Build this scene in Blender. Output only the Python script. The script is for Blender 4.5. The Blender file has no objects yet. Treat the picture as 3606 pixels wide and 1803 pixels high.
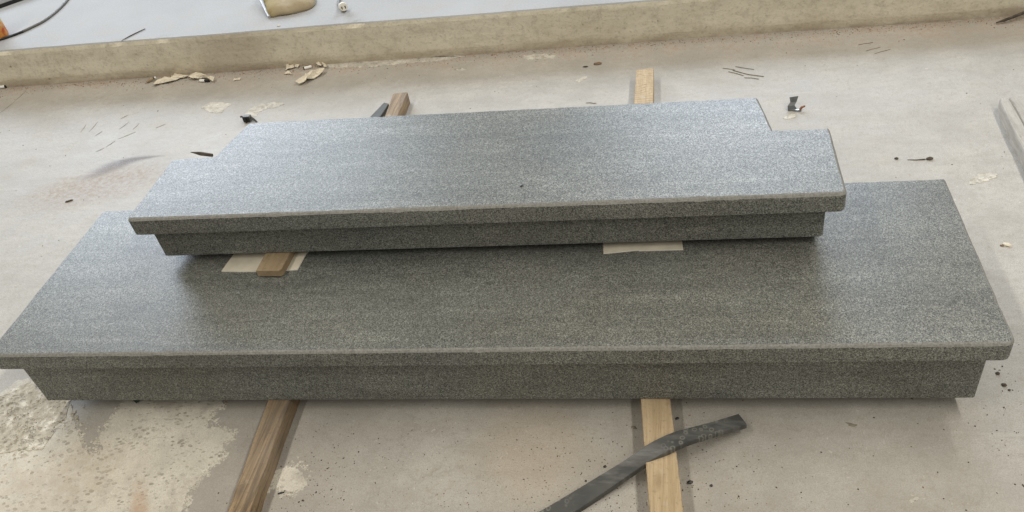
import bpy, bmesh, math, random
from mathutils import Vector, Matrix, noise
R = math.radians
random.seed(7)
S = bpy.context.scene
C = S.collection

# ------------------------------------------------------------------ camera
cam_data = bpy.data.cameras.new('camera')
cam_data.sensor_width = 36.0
cam_data.lens = 2956.145 / 3606 * 36.0
cam_data.shift_x = -158.856 / 3606
cam_data.shift_y = 40.863 / 3606
cam_data.clip_start = 0.02
cam_data.clip_end = 200.0
cam = bpy.data.objects.new('camera', cam_data)
C.objects.link(cam)
cr = Vector((0.98938727, 0.09098501, -0.1132897))
cu = Vector((0.02522994, 0.66026422, 0.75060949))
cf = Vector((-0.14309535, 0.74550177, -0.65096147))
m = Matrix(((cr.x, cu.x, -cf.x), (cr.y, cu.y, -cf.y), (cr.z, cu.z, -cf.z))).to_4x4()
m.translation = Vector((1.42382061, -1.06530648, 1.13154743 + 0.2127083))
cam.matrix_world = m
S.camera = cam

# ------------------------------------------------------------------ world, lamps, exposure
W = bpy.data.worlds.new('World')
S.world = W
W.use_nodes = True
bg = W.node_tree.nodes['Background']
bg.inputs['Color'].default_value = (1.0, 0.93, 0.82, 1)
bg.inputs['Strength'].default_value = 0.17

def area(name, loc, target, sx, sy, power, col, long_y=False):
    d = bpy.data.lights.new(name, 'AREA')
    d.shape = 'RECTANGLE'
    d.size, d.size_y, d.energy, d.color = sx, sy, power, col
    o = bpy.data.objects.new(name, d)
    C.objects.link(o)
    o.location = loc
    f = (Vector(target) - Vector(loc)).normalized()
    if long_y:                       # long side of the lamp runs front to back
        yy = Vector((0, 1, 0)); yy = (yy - f * yy.dot(f)).normalized(); xx = yy.cross(-f)
        o.rotation_euler = Matrix((xx, yy, -f)).transposed().to_euler()
    else:
        o.rotation_euler = f.to_track_quat('-Z', 'Y').to_euler()
    return o
# daylight from the high openings in the far end of the hall, cool
area('daylight_opening', (-4.9, 8.0, 3.8), (0.6, 0.3, 0.2), 5.2, 2.9, 690, (0.76, 0.86, 1.0))
area('daylight_opening', (2.4, 8.0, 3.9), (1.5, 0.3, 0.2), 3.2, 2.8, 410, (0.76, 0.86, 1.0))
# two rows of ceiling lights running front to back, one to either side
area('ceiling_row', (-1.5, -1.4, 5.2), (-0.2, -1.4, 0), 0.24, 10.0, 260, (1.0, 0.95, 0.86), True)
area('ceiling_row', (4.3, -1.4, 5.2), (3.0, -1.4, 0), 0.24, 10.0, 340, (1.0, 0.95, 0.86), True)

vs = S.view_settings
vs.view_transform = 'Standard'
vs.look = 'None'
vs.exposure = -0.08
vs.gamma = 1.0

# ------------------------------------------------------------------ node helper
class NT:
    def __init__(self, name):
        self.m = bpy.data.materials.new(name)
        self.m.use_nodes = True
        self.t = self.m.node_tree
        self.t.nodes.clear()
        self.out = self.n('ShaderNodeOutputMaterial')
        self.b = self.n('ShaderNodeBsdfPrincipled')
        self.l(self.b.outputs[0], self.out.inputs[0])
        self.tc = self.n('ShaderNodeTexCoord')
        self.co = self.tc.outputs['Object']
    def n(self, t, **k):
        nd = self.t.nodes.new(t)
        for a, v in k.items():
            setattr(nd, a, v)
        return nd
    def l(self, a, b):
        self.t.links.new(a, b)
    def put(self, sock, v):
        if isinstance(v, bpy.types.NodeSocket):
            self.l(v, sock)
        elif isinstance(v, (tuple, list)) and sock.type == 'RGBA' and len(v) == 3:
            sock.default_value = (*v, 1)
        else:
            sock.default_value = v
    def math(self, op, a, b=0.0, c=None, clamp=False):
        nd = self.n('ShaderNodeMath', operation=op, use_clamp=clamp)
        self.put(nd.inputs[0], a)
        self.put(nd.inputs[1], b)
        if c is not None:
            self.put(nd.inputs[2], c)
        return nd.outputs[0]
    def mix(self, f, a, b, blend='MIX'):
        nd = self.n('ShaderNodeMix', data_type='RGBA', blend_type=blend)
        self.put(nd.inputs[0], f)
        self.put(nd.inputs[6], a)
        self.put(nd.inputs[7], b)
        return nd.outputs[2]
    def mapping(self, scale=(1, 1, 1), loc=(0, 0, 0), rot=(0, 0, 0), co=None):
        nd = self.n('ShaderNodeMapping')
        self.l(co or self.co, nd.inputs[0])
        nd.inputs['Location'].default_value = loc
        nd.inputs['Rotation'].default_value = rot
        nd.inputs['Scale'].default_value = scale
        return nd.outputs[0]
    def noise(self, scale, detail=4, rough=0.55, co=None, dist=0.0, color=False):
        nd = self.n('ShaderNodeTexNoise')
        self.l(co or self.co, nd.inputs['Vector'])
        nd.inputs['Scale'].default_value = scale
        nd.inputs['Detail'].default_value = detail
        nd.inputs['Roughness'].default_value = rough
        nd.inputs['Distortion'].default_value = dist
        return nd.outputs['Color' if color else 'Fac']
    def vor(self, scale, co=None, feature='F1', out='Distance', rnd=1.0):
        nd = self.n('ShaderNodeTexVoronoi', feature=feature)
        self.l(co or self.co, nd.inputs['Vector'])
        nd.inputs['Scale'].default_value = scale
        nd.inputs['Randomness'].default_value = rnd
        return nd.outputs[out]
    def rng(self, v, a, b, c=0.0, d=1.0, smooth=False):
        nd = self.n('ShaderNodeMapRange', interpolation_type='SMOOTHSTEP' if smooth else 'LINEAR')
        nd.clamp = True
        for i, x in enumerate((v, a, b, c, d)):
            self.put(nd.inputs[i], x)
        return nd.outputs[0]
    def xyz(self, co=None):
        nd = self.n('ShaderNodeSeparateXYZ')
        self.l(co or self.co, nd.inputs[0])
        return nd.outputs
    def bump(self, h, strength=0.3, dist=0.002, normal=None):
        nd = self.n('ShaderNodeBump')
        self.put(nd.inputs['Height'], h)
        nd.inputs['Strength'].default_value = strength
        nd.inputs['Distance'].default_value = dist
        if normal is not None:
            self.l(normal, nd.inputs['Normal'])
        return nd.outputs[0]
    def done(self, col, rough=0.6, normal=None, spec=0.5, metal=0.0):
        self.put(self.b.inputs['Base Color'], col)
        self.put(self.b.inputs['Roughness'], rough)
        self.put(self.b.inputs['Specular IOR Level'], spec)
        self.put(self.b.inputs['Metallic'], metal)
        if normal is not None:
            self.l(normal, self.b.inputs['Normal'])
        return self.m

def granite(name, bright=1.0, rough=0.42, bumps=0.5, contrast=1.0):
    t = NT(name)
    big = t.noise(2.2, 4, 0.6)
    streak = t.noise(7.0, 4, 0.65, co=t.mapping(scale=(0.35, 2.4, 2.4), rot=(0, 0, R(24))))
    vein = t.noise(26, 4, 0.7, co=t.mapping(scale=(0.22, 2.0, 2.0), rot=(0, 0, R(24))))
    g1 = t.noise(560, 2, 0.75)
    g2 = t.vor(640, out='Color')
    gx = t.xyz(g2)[0]
    g4 = t.vor(430, co=t.mapping(loc=(5, 2, 1)), out='Color')
    gy = t.xyz(g4)[1]
    v = t.math('ADD', t.math('MULTIPLY', g1, 0.80), t.math('MULTIPLY', gx, 0.30))
    v = t.math('ADD', v, t.math('MULTIPLY', t.math('POWER', gy, 3.0), 0.20))
    v = t.rng(v, 0.37, 0.93)
    v = t.math('POWER', v, 1.15)
    tone = t.mix(v, (0.022, 0.024, 0.021), (0.335, 0.34, 0.315))
    c = t.math('ADD', t.math('MULTIPLY', t.rng(big, 0.3, 0.7), 0.22), t.math('MULTIPLY', t.rng(streak, 0.35, 0.72), 0.30))
    c = t.math('ADD', c, t.math('MULTIPLY', t.rng(vein, 0.53, 0.72), 0.30))
    c = t.math('SUBTRACT', c, t.math('MULTIPLY', t.rng(t.noise(55, 3, 0.7), 0.52, 0.74), 0.16))
    c = t.math('ADD', c, 0.76)
    c = t.math('MULTIPLY', c, bright)
    col = t.mix(1.0, tone, c, 'MULTIPLY')
    tint = t.mix(t.rng(t.noise(3.3, 2), 0.35, 0.65), (0.965, 1.0, 0.985), (1.0, 0.99, 0.945))
    col = t.mix(1.0, col, tint, 'MULTIPLY')
    hgt = t.math('ADD', g1, t.math('MULTIPLY', gx, 0.5))
    rr = t.rng(v, 0, 1, rough + 0.10, rough - 0.06)
    return t.done(col, rr, t.bump(hgt, bumps, 0.0006), 0.5)

M = {}
M['granite'] = granite('granite_honed', 1.0, 0.34, 0.3)
M['granite_side'] = granite('granite_sawn', 1.14, 0.6)
t = NT('granite_worn_edge')
M['granite_edge'] = t.done(t.mix(t.rng(t.noise(260, 3, 0.7), 0.35, 0.68), (0.155, 0.152, 0.138), (0.30, 0.295, 0.27)), 0.55, t.bump(t.noise(220, 2), 0.2, 0.0005), 0.45)

def flat(name, col, rough=0.6, spec=0.4, metal=0.0, var=0.15, scale=60, bumps=0.15):
    t = NT(name)
    n = t.noise(scale, 4)
    lo = tuple(x * (1 - var) for x in col)
    hi = tuple(min(1, x * (1 + var)) for x in col)
    return t.done(t.mix(t.rng(n, 0.3, 0.7), lo, hi), rough, t.bump(n, bumps, 0.001), spec, metal)

def blob(t, co, cx, cy, rx, ry, rot=0.0, soft=0.35):
    mp = t.n('ShaderNodeMapping', vector_type='TEXTURE')
    t.l(co, mp.inputs[0])
    mp.inputs['Location'].default_value = (cx, cy, 0)
    mp.inputs['Rotation'].default_value = (0, 0, R(rot))
    mp.inputs['Scale'].default_value = (rx, ry, 1)
    f = t.n('ShaderNodeMapping')
    t.l(mp.outputs[0], f.inputs[0])
    f.inputs['Scale'].default_value = (1, 1, 0)
    ln = t.n('ShaderNodeVectorMath', operation='LENGTH')
    t.l(f.outputs[0], ln.inputs[0])
    return t.rng(ln.outputs['Value'], 1 - soft, 1 + soft, 1, 0, True)

def warped(t, scale, amt):
    n = t.noise(scale, 4, 0.6, color=True)
    s = t.n('ShaderNodeVectorMath', operation='SUBTRACT')
    t.l(n, s.inputs[0]); s.inputs[1].default_value = (0.5, 0.5, 0.5)
    k = t.n('ShaderNodeVectorMath', operation='SCALE')
    t.l(s.outputs[0], k.inputs[0]); k.inputs['Scale'].default_value = amt
    a = t.n('ShaderNodeVectorMath', operation='ADD')
    t.l(t.co, a.inputs[0]); t.l(k.outputs[0], a.inputs[1])
    return a.outputs[0]

def concrete_floor():
    t = NT('concrete_floor')
    w = warped(t, 7.0, 0.12)
    x, y, z = t.xyz(w)
    n1 = t.noise(1.6, 5, 0.6)
    n2 = t.noise(9, 5, 0.65)
    n3 = t.noise(70, 4, 0.7)
    n4 = t.noise(420, 2, 0.6)
    col = t.mix(t.rng(n1, 0.3, 0.7), (0.370, 0.355, 0.322), (0.480, 0.464, 0.428))
    col = t.mix(t.rng(n2, 0.45, 0.75, 0, 0.45), col, (0.60, 0.57, 0.51))
    col = t.mix(t.rng(n2, 0.50, 0.25, 0, 0.45), col, (0.32, 0.295, 0.255))
    sweep = t.noise(4.0, 4, 0.65, co=t.mapping(scale=(0.5, 3.5, 1), rot=(0, 0, R(-28)), co=w))
    col = t.mix(t.rng(sweep, 0.48, 0.72, 0, 0.5), col, (0.335, 0.315, 0.275))
    col = t.mix(t.rng(n3, 0.52, 0.70, 0, 0.55), col, (0.31, 0.275, 0.22))
    col = t.mix(t.rng(t.noise(24, 5, 0.7), 0.50, 0.70, 0, 0.38), col, (0.34, 0.31, 0.26))
    fine = t.noise(30, 4, 0.7, co=t.mapping(scale=(0.25, 2.2, 1), rot=(0, 0, R(-12)), co=w))
    col = t.mix(t.rng(fine, 0.56, 0.72, 0, 0.30), col, (0.30, 0.275, 0.235))
    spk = t.rng(t.vor(55, co=w), 0.10, 0.04)
    col = t.mix(t.math('MULTIPLY', spk, t.rng(n2, 0.45, 0.6, 0, 0.7)), col, (0.16, 0.135, 0.10))
    wsp = t.rng(t.vor(38, co=t.mapping(loc=(3, 7, 0), co=w)), 0.13, 0.06)
    col = t.mix(t.math('MULTIPLY', wsp, t.rng(n1, 0.45, 0.6, 0, 0.6)), col, (0.72, 0.69, 0.62))
    smooth_bare = t.math('MULTIPLY', t.rng(y, 0.05, -0.10, 0, 1, True), t.rng(x, 1.0, 0.55, 0, 1, True))
    col = t.mix(t.math('MULTIPLY', smooth_bare, 0.66), col, t.mix(t.rng(n2, 0.35, 0.65), (0.25, 0.225, 0.20), (0.33, 0.30, 0.265)))
    for ax, ay, rx, ry, ro in ARC:  # dark curved shadow of something absent, painted into the floor colour
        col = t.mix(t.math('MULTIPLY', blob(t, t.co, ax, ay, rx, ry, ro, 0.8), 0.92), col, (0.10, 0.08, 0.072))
    # reddish dust swept against the step
    dust = t.math('MULTIPLY', t.rng(y, 1.44, 1.62, 0, 1, True), t.math('MULTIPLY', t.rng(n2, 0.34, 0.60), t.rng(t.noise(45, 5, 0.75), 0.34, 0.58)))
    col = t.mix(t.math('MULTIPLY', dust, 0.70), col, (0.36, 0.265, 0.19))
    # brown grime where something lay, left of the slabs
    g = t.math('MULTIPLY', blob(t, w, *G1, 0.20, 0.085, 18, 0.6), t.rng(n3, 0.30, 0.60))
    col = t.mix(t.math('MULTIPLY', g, 0.8), col, (0.27, 0.20, 0.14))
    g = t.math('MULTIPLY', blob(t, w, *G2, 0.24, 0.10, 10, 0.6), t.rng(n2, 0.2, 0.6))
    col = t.mix(t.math('MULTIPLY', g, 0.5), col, (0.27, 0.225, 0.175))
    g = blob(t, w, *G3, 0.11, 0.12, 20, 0.5)
    col = t.mix(t.math('MULTIPLY', g, 0.35), col, (0.52, 0.40, 0.26))
    col = t.mix(t.rng(n4, 0.42, 0.66, 0.0, 0.48), col, (0.22, 0.19, 0.15))
    col = t.mix(t.rng(t.noise(230, 3, 0.7), 0.50, 0.70, 0.0, 0.28), col, (0.60, 0.58, 0.53))
    cl = t.noise(3.2, 6, 0.62, co=t.mapping(scale=(0.8, 1.5, 1), rot=(0, 0, R(25)), loc=(2, 5, 0)), dist=0.4)
    col = t.mix(t.rng(cl, 0.50, 0.70, 0, 0.42), col, (0.315, 0.285, 0.24))
    ck = t.math('ABSOLUTE', t.math('SUBTRACT', t.noise(2.1, 7, 0.6, co=t.mapping(loc=(1, 3, 0))), 0.5))
    col = t.mix(t.math('MULTIPLY', t.rng(ck, 0.004, 0.0012), t.rng(n1, 0.50, 0.62, 0, 0.22)), col, (0.20, 0.175, 0.14))
    scf = t.noise(16, 3, 0.6, co=t.mapping(scale=(0.18, 3.2, 1), rot=(0, 0, R(37)), loc=(6, 2, 0)))
    col = t.mix(t.rng(scf, 0.64, 0.76, 0, 0.22), col, (0.58, 0.56, 0.51))
    front = t.rng(y, 0.15, -0.25, 0, 0.22, True)
    col = t.mix(front, col, (0.30, 0.275, 0.235))
    h = t.math('ADD', t.math('MULTIPLY', n2, 0.6), t.math('ADD', t.math('MULTIPLY', n3, 0.5), t.math('MULTIPLY', n4, 0.15)))
    return t.done(col, t.rng(n2, 0.3, 0.7, 0.50, 0.66), t.bump(h, 0.6, 0.003), 0.4)
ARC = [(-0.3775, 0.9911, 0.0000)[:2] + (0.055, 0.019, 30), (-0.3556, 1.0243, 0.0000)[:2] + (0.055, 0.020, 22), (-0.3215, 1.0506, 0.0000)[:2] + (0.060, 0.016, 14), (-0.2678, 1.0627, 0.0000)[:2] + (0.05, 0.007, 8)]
G1 = (-0.3630, 0.9075, 0.0000)[:2]
G2 = (2.5156, 1.6992, 0.0000)[:2]
G3 = (1.1333, -0.0819, 0.0000)[:2]
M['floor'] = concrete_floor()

def platform_mat():
    t = NT('platform_concrete')
    w = warped(t, 6.0, 0.08)
    n1, n2, n3 = t.noise(2.0, 4), t.noise(12, 5, 0.65), t.noise(160, 3, 0.7)
    col = t.mix(t.rng(n1, 0.3, 0.7), (0.31, 0.31, 0.305), (0.385, 0.39, 0.39))
    col = t.mix(t.rng(n2, 0.5, 0.75, 0, 0.5), col, (0.38, 0.345, 0.29))
    col = t.mix(t.rng(n3, 0.4, 0.7, 0, 0.35), col, (0.48, 0.485, 0.485))
    return t.done(col, 0.72, t.bump(t.math('ADD', n2, n3), 0.4, 0.003), 0.3)
M['platform'] = platform_mat()

def step_mat():
    t = NT('step_face_render')
    n1 = t.noise(2.2, 4, 0.6)
    n2 = t.noise(14, 5, 0.65, co=t.mapping(scale=(0.6, 1, 1.6)))
    n3 = t.noise(110, 4, 0.75)
    n5 = t.noise(30, 5, 0.7)
    x, y, z = t.xyz()
    col = t.mix(t.rng(n1, 0.3, 0.7), (0.66, 0.605, 0.475), (0.76, 0.705, 0.575))
    col = t.mix(t.rng(n2, 0.48, 0.75, 0, 0.6), col, (0.49, 0.435, 0.32))
    col = t.mix(t.rng(n2, 0.45, 0.25, 0, 0.4), col, (0.76, 0.70, 0.55))
    col = t.mix(t.rng(n5, 0.50, 0.72, 0, 0.55), col, (0.40, 0.36, 0.275))
    col = t.mix(t.rng(n3, 0.52, 0.74, 0, 0.5), col, (0.26, 0.225, 0.165))
    pk = t.rng(t.vor(30, co=warped(t, 30, 0.02)), 0.16, 0.08)
    col = t.mix(t.math('MULTIPLY', pk, t.rng(n2, 0.5, 0.62, 0, 0.7)), col, (0.20, 0.165, 0.12))
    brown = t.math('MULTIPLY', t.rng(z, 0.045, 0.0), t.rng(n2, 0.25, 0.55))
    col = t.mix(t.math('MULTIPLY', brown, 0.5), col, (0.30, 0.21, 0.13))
    wet = blob(t, t.co, G4[0], G4[1], 0.13, 3.0, 0, 0.7)
    col = t.mix(t.math('MULTIPLY', wet, 0.38), col, (0.27, 0.21, 0.15))
    return t.done(col, 0.8, t.bump(t.math('ADD', n2, n3), 0.6, 0.004), 0.25)
G4 = (-0.1675, 1.7146, 0.0700)
M['step'] = step_mat()

def mortar_mat(name, base, pits=0.8, flaky=0.0):
    t = NT(name)
    w = warped(t, 30, 0.012)
    n1, n2, n3 = t.noise(5, 4), t.noise(38, 5, 0.7), t.noise(240, 3, 0.7)
    lo = tuple(c * 0.82 for c in base)
    hi = tuple(min(1, c * 1.12) for c in base)
    col = t.mix(t.rng(n1, 0.3, 0.7), lo, hi)
    v = t.vor(95, co=t.mapping(scale=(0.75, 1.2, 1), rot=(0, 0, R(-25)), co=w))
    thr = t.rng(t.noise(11, 3), 0.35, 0.66, 0.08, 0.46)
    pit = t.rng(t.math('SUBTRACT', thr, v), -0.03, 0.06)
    col = t.mix(t.rng(t.noise(16, 5, 0.7), 0.48, 0.66, 0, 0.55), col, tuple(c * 0.72 for c in base))
    col = t.mix(t.math('MULTIPLY', t.rng(n3, 0.5, 0.75), 0.35), col, tuple(c * 0.55 for c in base))
    col = t.mix(t.math('MULTIPLY', pit, t.math('MULTIPLY', pits, t.rng(t.noise(24, 3), 0.38, 0.62))), col, (0.24, 0.21, 0.165))
    v2 = t.vor(240, co=w)
    p2 = t.rng(v2, 0.20, 0.12)
    col = t.mix(t.math('MULTIPLY', p2, 0.45), col, (0.19, 0.165, 0.13))
    fl = t.rng(n2, 0.52, 0.66)
    if flaky:
        col = t.mix(t.math('MULTIPLY', fl, flaky), col, (0.78, 0.74, 0.64))
        col = t.mix(t.math('MULTIPLY', t.rng(n2, 0.47, 0.34), flaky), col, (0.24, 0.205, 0.15))
    if name == 'dried_mortar':
        bare = t.rng(t.noise(8, 6, 0.68, co=t.mapping(loc=(4, 1, 0), co=w)), 0.54, 0.64)
        col = t.mix(t.math('MULTIPLY', bare, 0.55), col, (0.34, 0.305, 0.26))
        col = t.mix(t.rng(t.noise(420, 2, 0.6), 0.42, 0.68, 0, 0.35), col, (0.30, 0.265, 0.21))
        col = t.mix(t.math('MULTIPLY', blob(t, w, *O1, 0.016, 0.060, 28, 0.8), t.rng(n2, 0.3, 0.6, 0.2, 0.6)), col, (0.42, 0.25, 0.14))
        col = t.mix(t.math('MULTIPLY', blob(t, w, *O2, 0.16, 0.09, 15, 0.7), t.rng(n2, 0.35, 0.6, 0.15, 0.6)), col, (0.44, 0.37, 0.28))
    h = t.math('SUBTRACT', t.math('ADD', n2, t.math('MULTIPLY', n3, 0.4)), t.math('MULTIPLY', pit, 0.8))
    return t.done(col, 0.75, t.bump(h, 0.5 + 0.4 * flaky, 0.004), 0.3)
O1 = (0.3581, -0.2204, 0.0000)[:2]
O2 = (0.1301, -0.1609, 0.0000)[:2]
M['mortar'] = mortar_mat('dried_mortar', (0.63, 0.598, 0.515), 0.75)
M['mortar_flaky'] = mortar_mat('flaky_mortar', (0.50, 0.455, 0.365), 0.5, 0.95)
M['spill'] = mortar_mat('pale_spill', (0.545, 0.515, 0.445), 0.5, 0.55)

def wood(name, lo, hi, dark, saw=0.0, grey=0.0, rough=0.7, axis=1):
    t = NT(name)
    sc = [22, 22, 22]; sc[axis] = 1.1
    g = t.noise(4.0, 6, 0.7, co=t.mapping(scale=tuple(sc)), dist=0.6)
    sc2 = [60, 60, 60]; sc2[axis] = 2.4
    f = t.noise(6.0, 3, 0.7, co=t.mapping(scale=tuple(sc2)))
    n = t.noise(9, 4)
    col = t.mix(t.rng(g, 0.35, 0.68), lo, hi)
    col = t.mix(t.rng(f, 0.55, 0.75, 0, 0.75), col, dark)
    col = t.mix(t.rng(n, 0.5, 0.75, 0, 0.4), col, tuple(0.6 * a + 0.4 * b for a, b in zip(lo, dark)))
    kn = t.rng(t.vor(5.5, co=t.mapping(scale=tuple(1.0 if i == axis else 2.6 for i in range(3)), loc=(0.3, 0.7, 0.2))), 0.16, 0.07)
    col = t.mix(t.math('MULTIPLY', kn, 0.6), col, dark)
    col = t.mix(t.rng(t.noise(120, 3, 0.7), 0.58, 0.72, 0, 0.5), col, tuple(0.5 * c for c in lo))
    col = t.mix(t.rng(t.noise(17, 5, 0.7), 0.60, 0.72, 0, 0.55), col, (0.52, 0.49, 0.42))
    if grey:
        col = t.mix(t.math('MULTIPLY', t.rng(t.noise(3.5, 4), 0.35, 0.65), grey), col, (0.36, 0.335, 0.30))
    h = t.math('ADD', g, t.math('MULTIPLY', f, 0.6))
    if saw:
        y = t.xyz()[axis]
        wv = t.math('SINE', t.math('ADD', t.math('MULTIPLY', y, 520.0), t.math('MULTIPLY', t.noise(9, 4), 34.0)))
        far = t.rng(y, 0.45, 0.75)
        k = t.math('MULTIPLY', t.rng(wv, 0.1, 1.0), t.math('MULTIPLY', far, t.math('MULTIPLY', t.rng(t.noise(40, 4, 0.7), 0.36, 0.62), saw)))
        col = t.mix(k, col, (0.36, 0.25, 0.15))
        h = t.math('SUBTRACT', h, k)
    return t.done(col, rough, t.bump(h, 0.8, 0.003), 0.3)
M['wood_old'] = wood('weathered_brown_wood', (0.125, 0.083, 0.043), (0.43, 0.30, 0.165), (0.075, 0.046, 0.025), 0, 0.30)
M['wood_pale'] = wood('pale_pine', (0.42, 0.315, 0.19), (0.56, 0.44, 0.28), (0.29, 0.20, 0.115), 0.7)
M['wood_grey'] = wood('grey_weathered_wood', (0.36, 0.34, 0.30), (0.56, 0.53, 0.48), (0.17, 0.155, 0.135), 0, 0.6)
M['wood_block'] = wood('brown_block_wood', (0.30, 0.225, 0.135), (0.40, 0.31, 0.195), (0.20, 0.14, 0.08))
M['wood_end'] = flat('wood_end_grain', (0.31, 0.205, 0.115), 0.8, 0.2, 0, 0.3, 160)
M['wood_end_pale'] = flat('pale_end_grain', (0.55, 0.49, 0.38), 0.85, 0.2, 0, 0.25, 120)

def rubber_mat():
    t = NT('black_rubber')
    n, n2 = t.noise(30, 5, 0.65), t.noise(8, 4)
    col = t.mix(t.rng(n2, 0.3, 0.7), (0.032, 0.033, 0.031), (0.085, 0.086, 0.080))
    x, y, z = t.xyz()
    w = warped(t, 60, 0.006)
    v = t.vor(80, co=t.mapping(scale=(1, 1, 0), co=w), rnd=0.85)
    ring = t.math('MULTIPLY', t.rng(v, 0.22, 0.30), t.rng(v, 0.46, 0.36))
    right = t.math('MULTIPLY', t.rng(x, RB[0] - 0.02, RB[0] + 0.02), t.rng(x, RB[1] + 0.02, RB[1] - 0.03))
    left = t.rng(x, RB[2] + 0.02, RB[2] - 0.02)
    k = t.math('MULTIPLY', ring, t.math('MULTIPLY', t.math('MAXIMUM', right, left), t.rng(n, 0.15, 0.5)))
    col = t.mix(t.math('MULTIPLY', k, 0.8), col, (0.20, 0.20, 0.175))
    sm = t.noise(5, 5, 0.7, co=t.mapping(scale=(1.0, 5.0, 1), rot=(0, 0, R(-35))))
    col = t.mix(t.rng(sm, 0.48, 0.68, 0, 0.75), col, (0.20, 0.20, 0.19))
    return t.done(col, t.rng(n, 0.3, 0.7, 0.36, 0.62), t.bump(n, 0.35, 0.0015), 0.5)
RB = ((1.3921, -0.0907, 0.0500)[0], (1.5082, -0.0349, 0.0300)[0], (1.2069, -0.2036, 0.0120)[0])
M['rubber'] = rubber_mat()
M['rubber_grey'] = flat('dusty_rubber', (0.085, 0.088, 0.08), 0.6, 0.4)
M['black'] = flat('black_plastic', (0.012, 0.012, 0.012), 0.45, 0.5)
M['dark'] = flat('dark_grit', (0.085, 0.07, 0.055), 0.9, 0.2, 0, 0.4)
M['brown_grit'] = flat('brown_grit', (0.20, 0.135, 0.085), 0.9, 0.2, 0, 0.4)
M['card'] = flat('beige_card', (0.64, 0.59, 0.475), 0.6, 0.4, 0, 0.14, 18, 0.25)
M['card_edge'] = flat('white_card_edge', (0.86, 0.83, 0.74), 0.6, 0.3, 0, 0.05)
M['paper'] = flat('torn_paper', (0.66, 0.60, 0.48), 0.85, 0.2, 0, 0.15, 80)
M['white'] = flat('white_paper', (0.85, 0.84, 0.80), 0.7, 0.3, 0, 0.05)
M['plug'] = flat('cream_plastic', (0.72, 0.69, 0.61), 0.45, 0.5, 0, 0.06)
M['cable_grey'] = flat('grey_cable_sheath', (0.14, 0.135, 0.12), 0.5, 0.4, 0, 0.2)
M['metal'] = flat('dull_metal', (0.22, 0.23, 0.235), 0.4, 0.5, 0.8, 0.25)
M['alu'] = flat('bright_metal', (0.46, 0.47, 0.48), 0.5, 0.5, 0.3, 0.1, 20, 0.02)
M['fin'] = flat('blue_white_fins', (0.55, 0.60, 0.72), 0.45, 0.5, 0.1, 0.1)
M['rust'] = flat('rust', (0.23, 0.10, 0.045), 0.8, 0.3, 0, 0.3)
M['red'] = flat('red_plastic', (0.50, 0.03, 0.03), 0.5)
M['green'] = flat('dark_green_plastic', (0.02, 0.05, 0.035), 0.5)
M['straw'] = flat('grey_brown_twig', (0.23, 0.20, 0.155), 0.9, 0.2, 0, 0.3)

def sack_mat():
    t = NT('yellow_brown_sacking')
    n, n2 = t.noise(9, 4), t.noise(60, 4, 0.7)
    x = t.xyz()[0]
    col = t.mix(t.rng(x, -0.12, 0.02), (0.37, 0.31, 0.07), (0.33, 0.26, 0.16))
    col = t.mix(t.rng(n, 0.35, 0.65, 0, 0.7), col, (0.40, 0.345, 0.235))
    col = t.mix(t.rng(n2, 0.5, 0.75, 0, 0.5), col, (0.22, 0.16, 0.09))
    return t.done(col, 0.85, t.bump(n2, 0.4, 0.003), 0.2)
M['sack'] = sack_mat()

def bottle_mat():
    t = NT('printed_label')
    x, y, z = t.xyz()
    n = t.noise(45, 3, 0.6)
    col = t.mix(t.rng(n, 0.4, 0.6), (0.42, 0.05, 0.015), (0.62, 0.26, 0.04))
    col = t.mix(t.math('MULTIPLY', t.rng(z, 0.035, 0.05), t.rng(n, 0.60, 0.45)), col, (0.52, 0.42, 0.20))
    col = t.mix(t.math('MULTIPLY', t.rng(z, 0.07, 0.085), t.rng(n, 0.62, 0.40)), col, (0.66, 0.60, 0.50))
    ang = t.math('ARCTAN2', y, x)
    boxm = t.math('MULTIPLY', t.math('MULTIPLY', t.rng(z, 0.050, 0.052), t.rng(z, 0.084, 0.082)),
                  t.math('MULTIPLY', t.rng(ang, -0.75, -0.72), t.rng(ang, -0.03, -0.06)))
    col = t.mix(boxm, col, (0.75, 0.73, 0.68))
    inn = t.math('MULTIPLY', t.math('MULTIPLY', t.rng(z, 0.054, 0.055), t.rng(z, 0.080, 0.079)),
                 t.math('MULTIPLY', t.rng(ang, -0.67, -0.65), t.rng(ang, -0.10, -0.12)))
    col = t.mix(inn, col, (0.13, 0.13, 0.12))
    return t.done(col, 0.35, None, 0.5)
M['label'] = bottle_mat()

# ------------------------------------------------------------------ object helpers
def link(name, bm, mats, parent=None, loc=None, smooth=False):
    me = bpy.data.meshes.new(name)
    bmesh.ops.recalc_face_normals(bm, faces=bm.faces[:])
    if loc is not None:
        bmesh.ops.translate(bm, verts=bm.verts[:], vec=-Vector(loc))
    bm.to_mesh(me)
    bm.free()
    for x in (mats if isinstance(mats, (list, tuple)) else [mats]):
        me.materials.append(x)
    if smooth:
        for f in me.polygons:
            f.use_smooth = True
    o = bpy.data.objects.new(name, me)
    C.objects.link(o)
    if parent is not None:
        o.parent = parent
        if loc is not None:
            o.location = Vector(loc) - parent.location
    elif loc is not None:
        o.location = loc
    return o

def tag(o, label, cat, group=None, kind=None):
    if label: o['label'] = label
    if cat: o['category'] = cat
    if group: o['group'] = group
    if kind: o['kind'] = kind
    return o

def thing(name, label, cat, loc, group=None):
    o = bpy.data.objects.new(name, None)
    o.empty_display_size = 0.05
    C.objects.link(o)
    o.location = loc
    return tag(o, label, cat, group)

def part(name, bm, mats, t, smooth=False):
    """mesh given in world coordinates, stored round its thing's base"""
    return link(name, bm, mats, t, tuple(t.location), smooth)

def struct(o):
    o['kind'] = 'structure'
    return o

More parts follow.
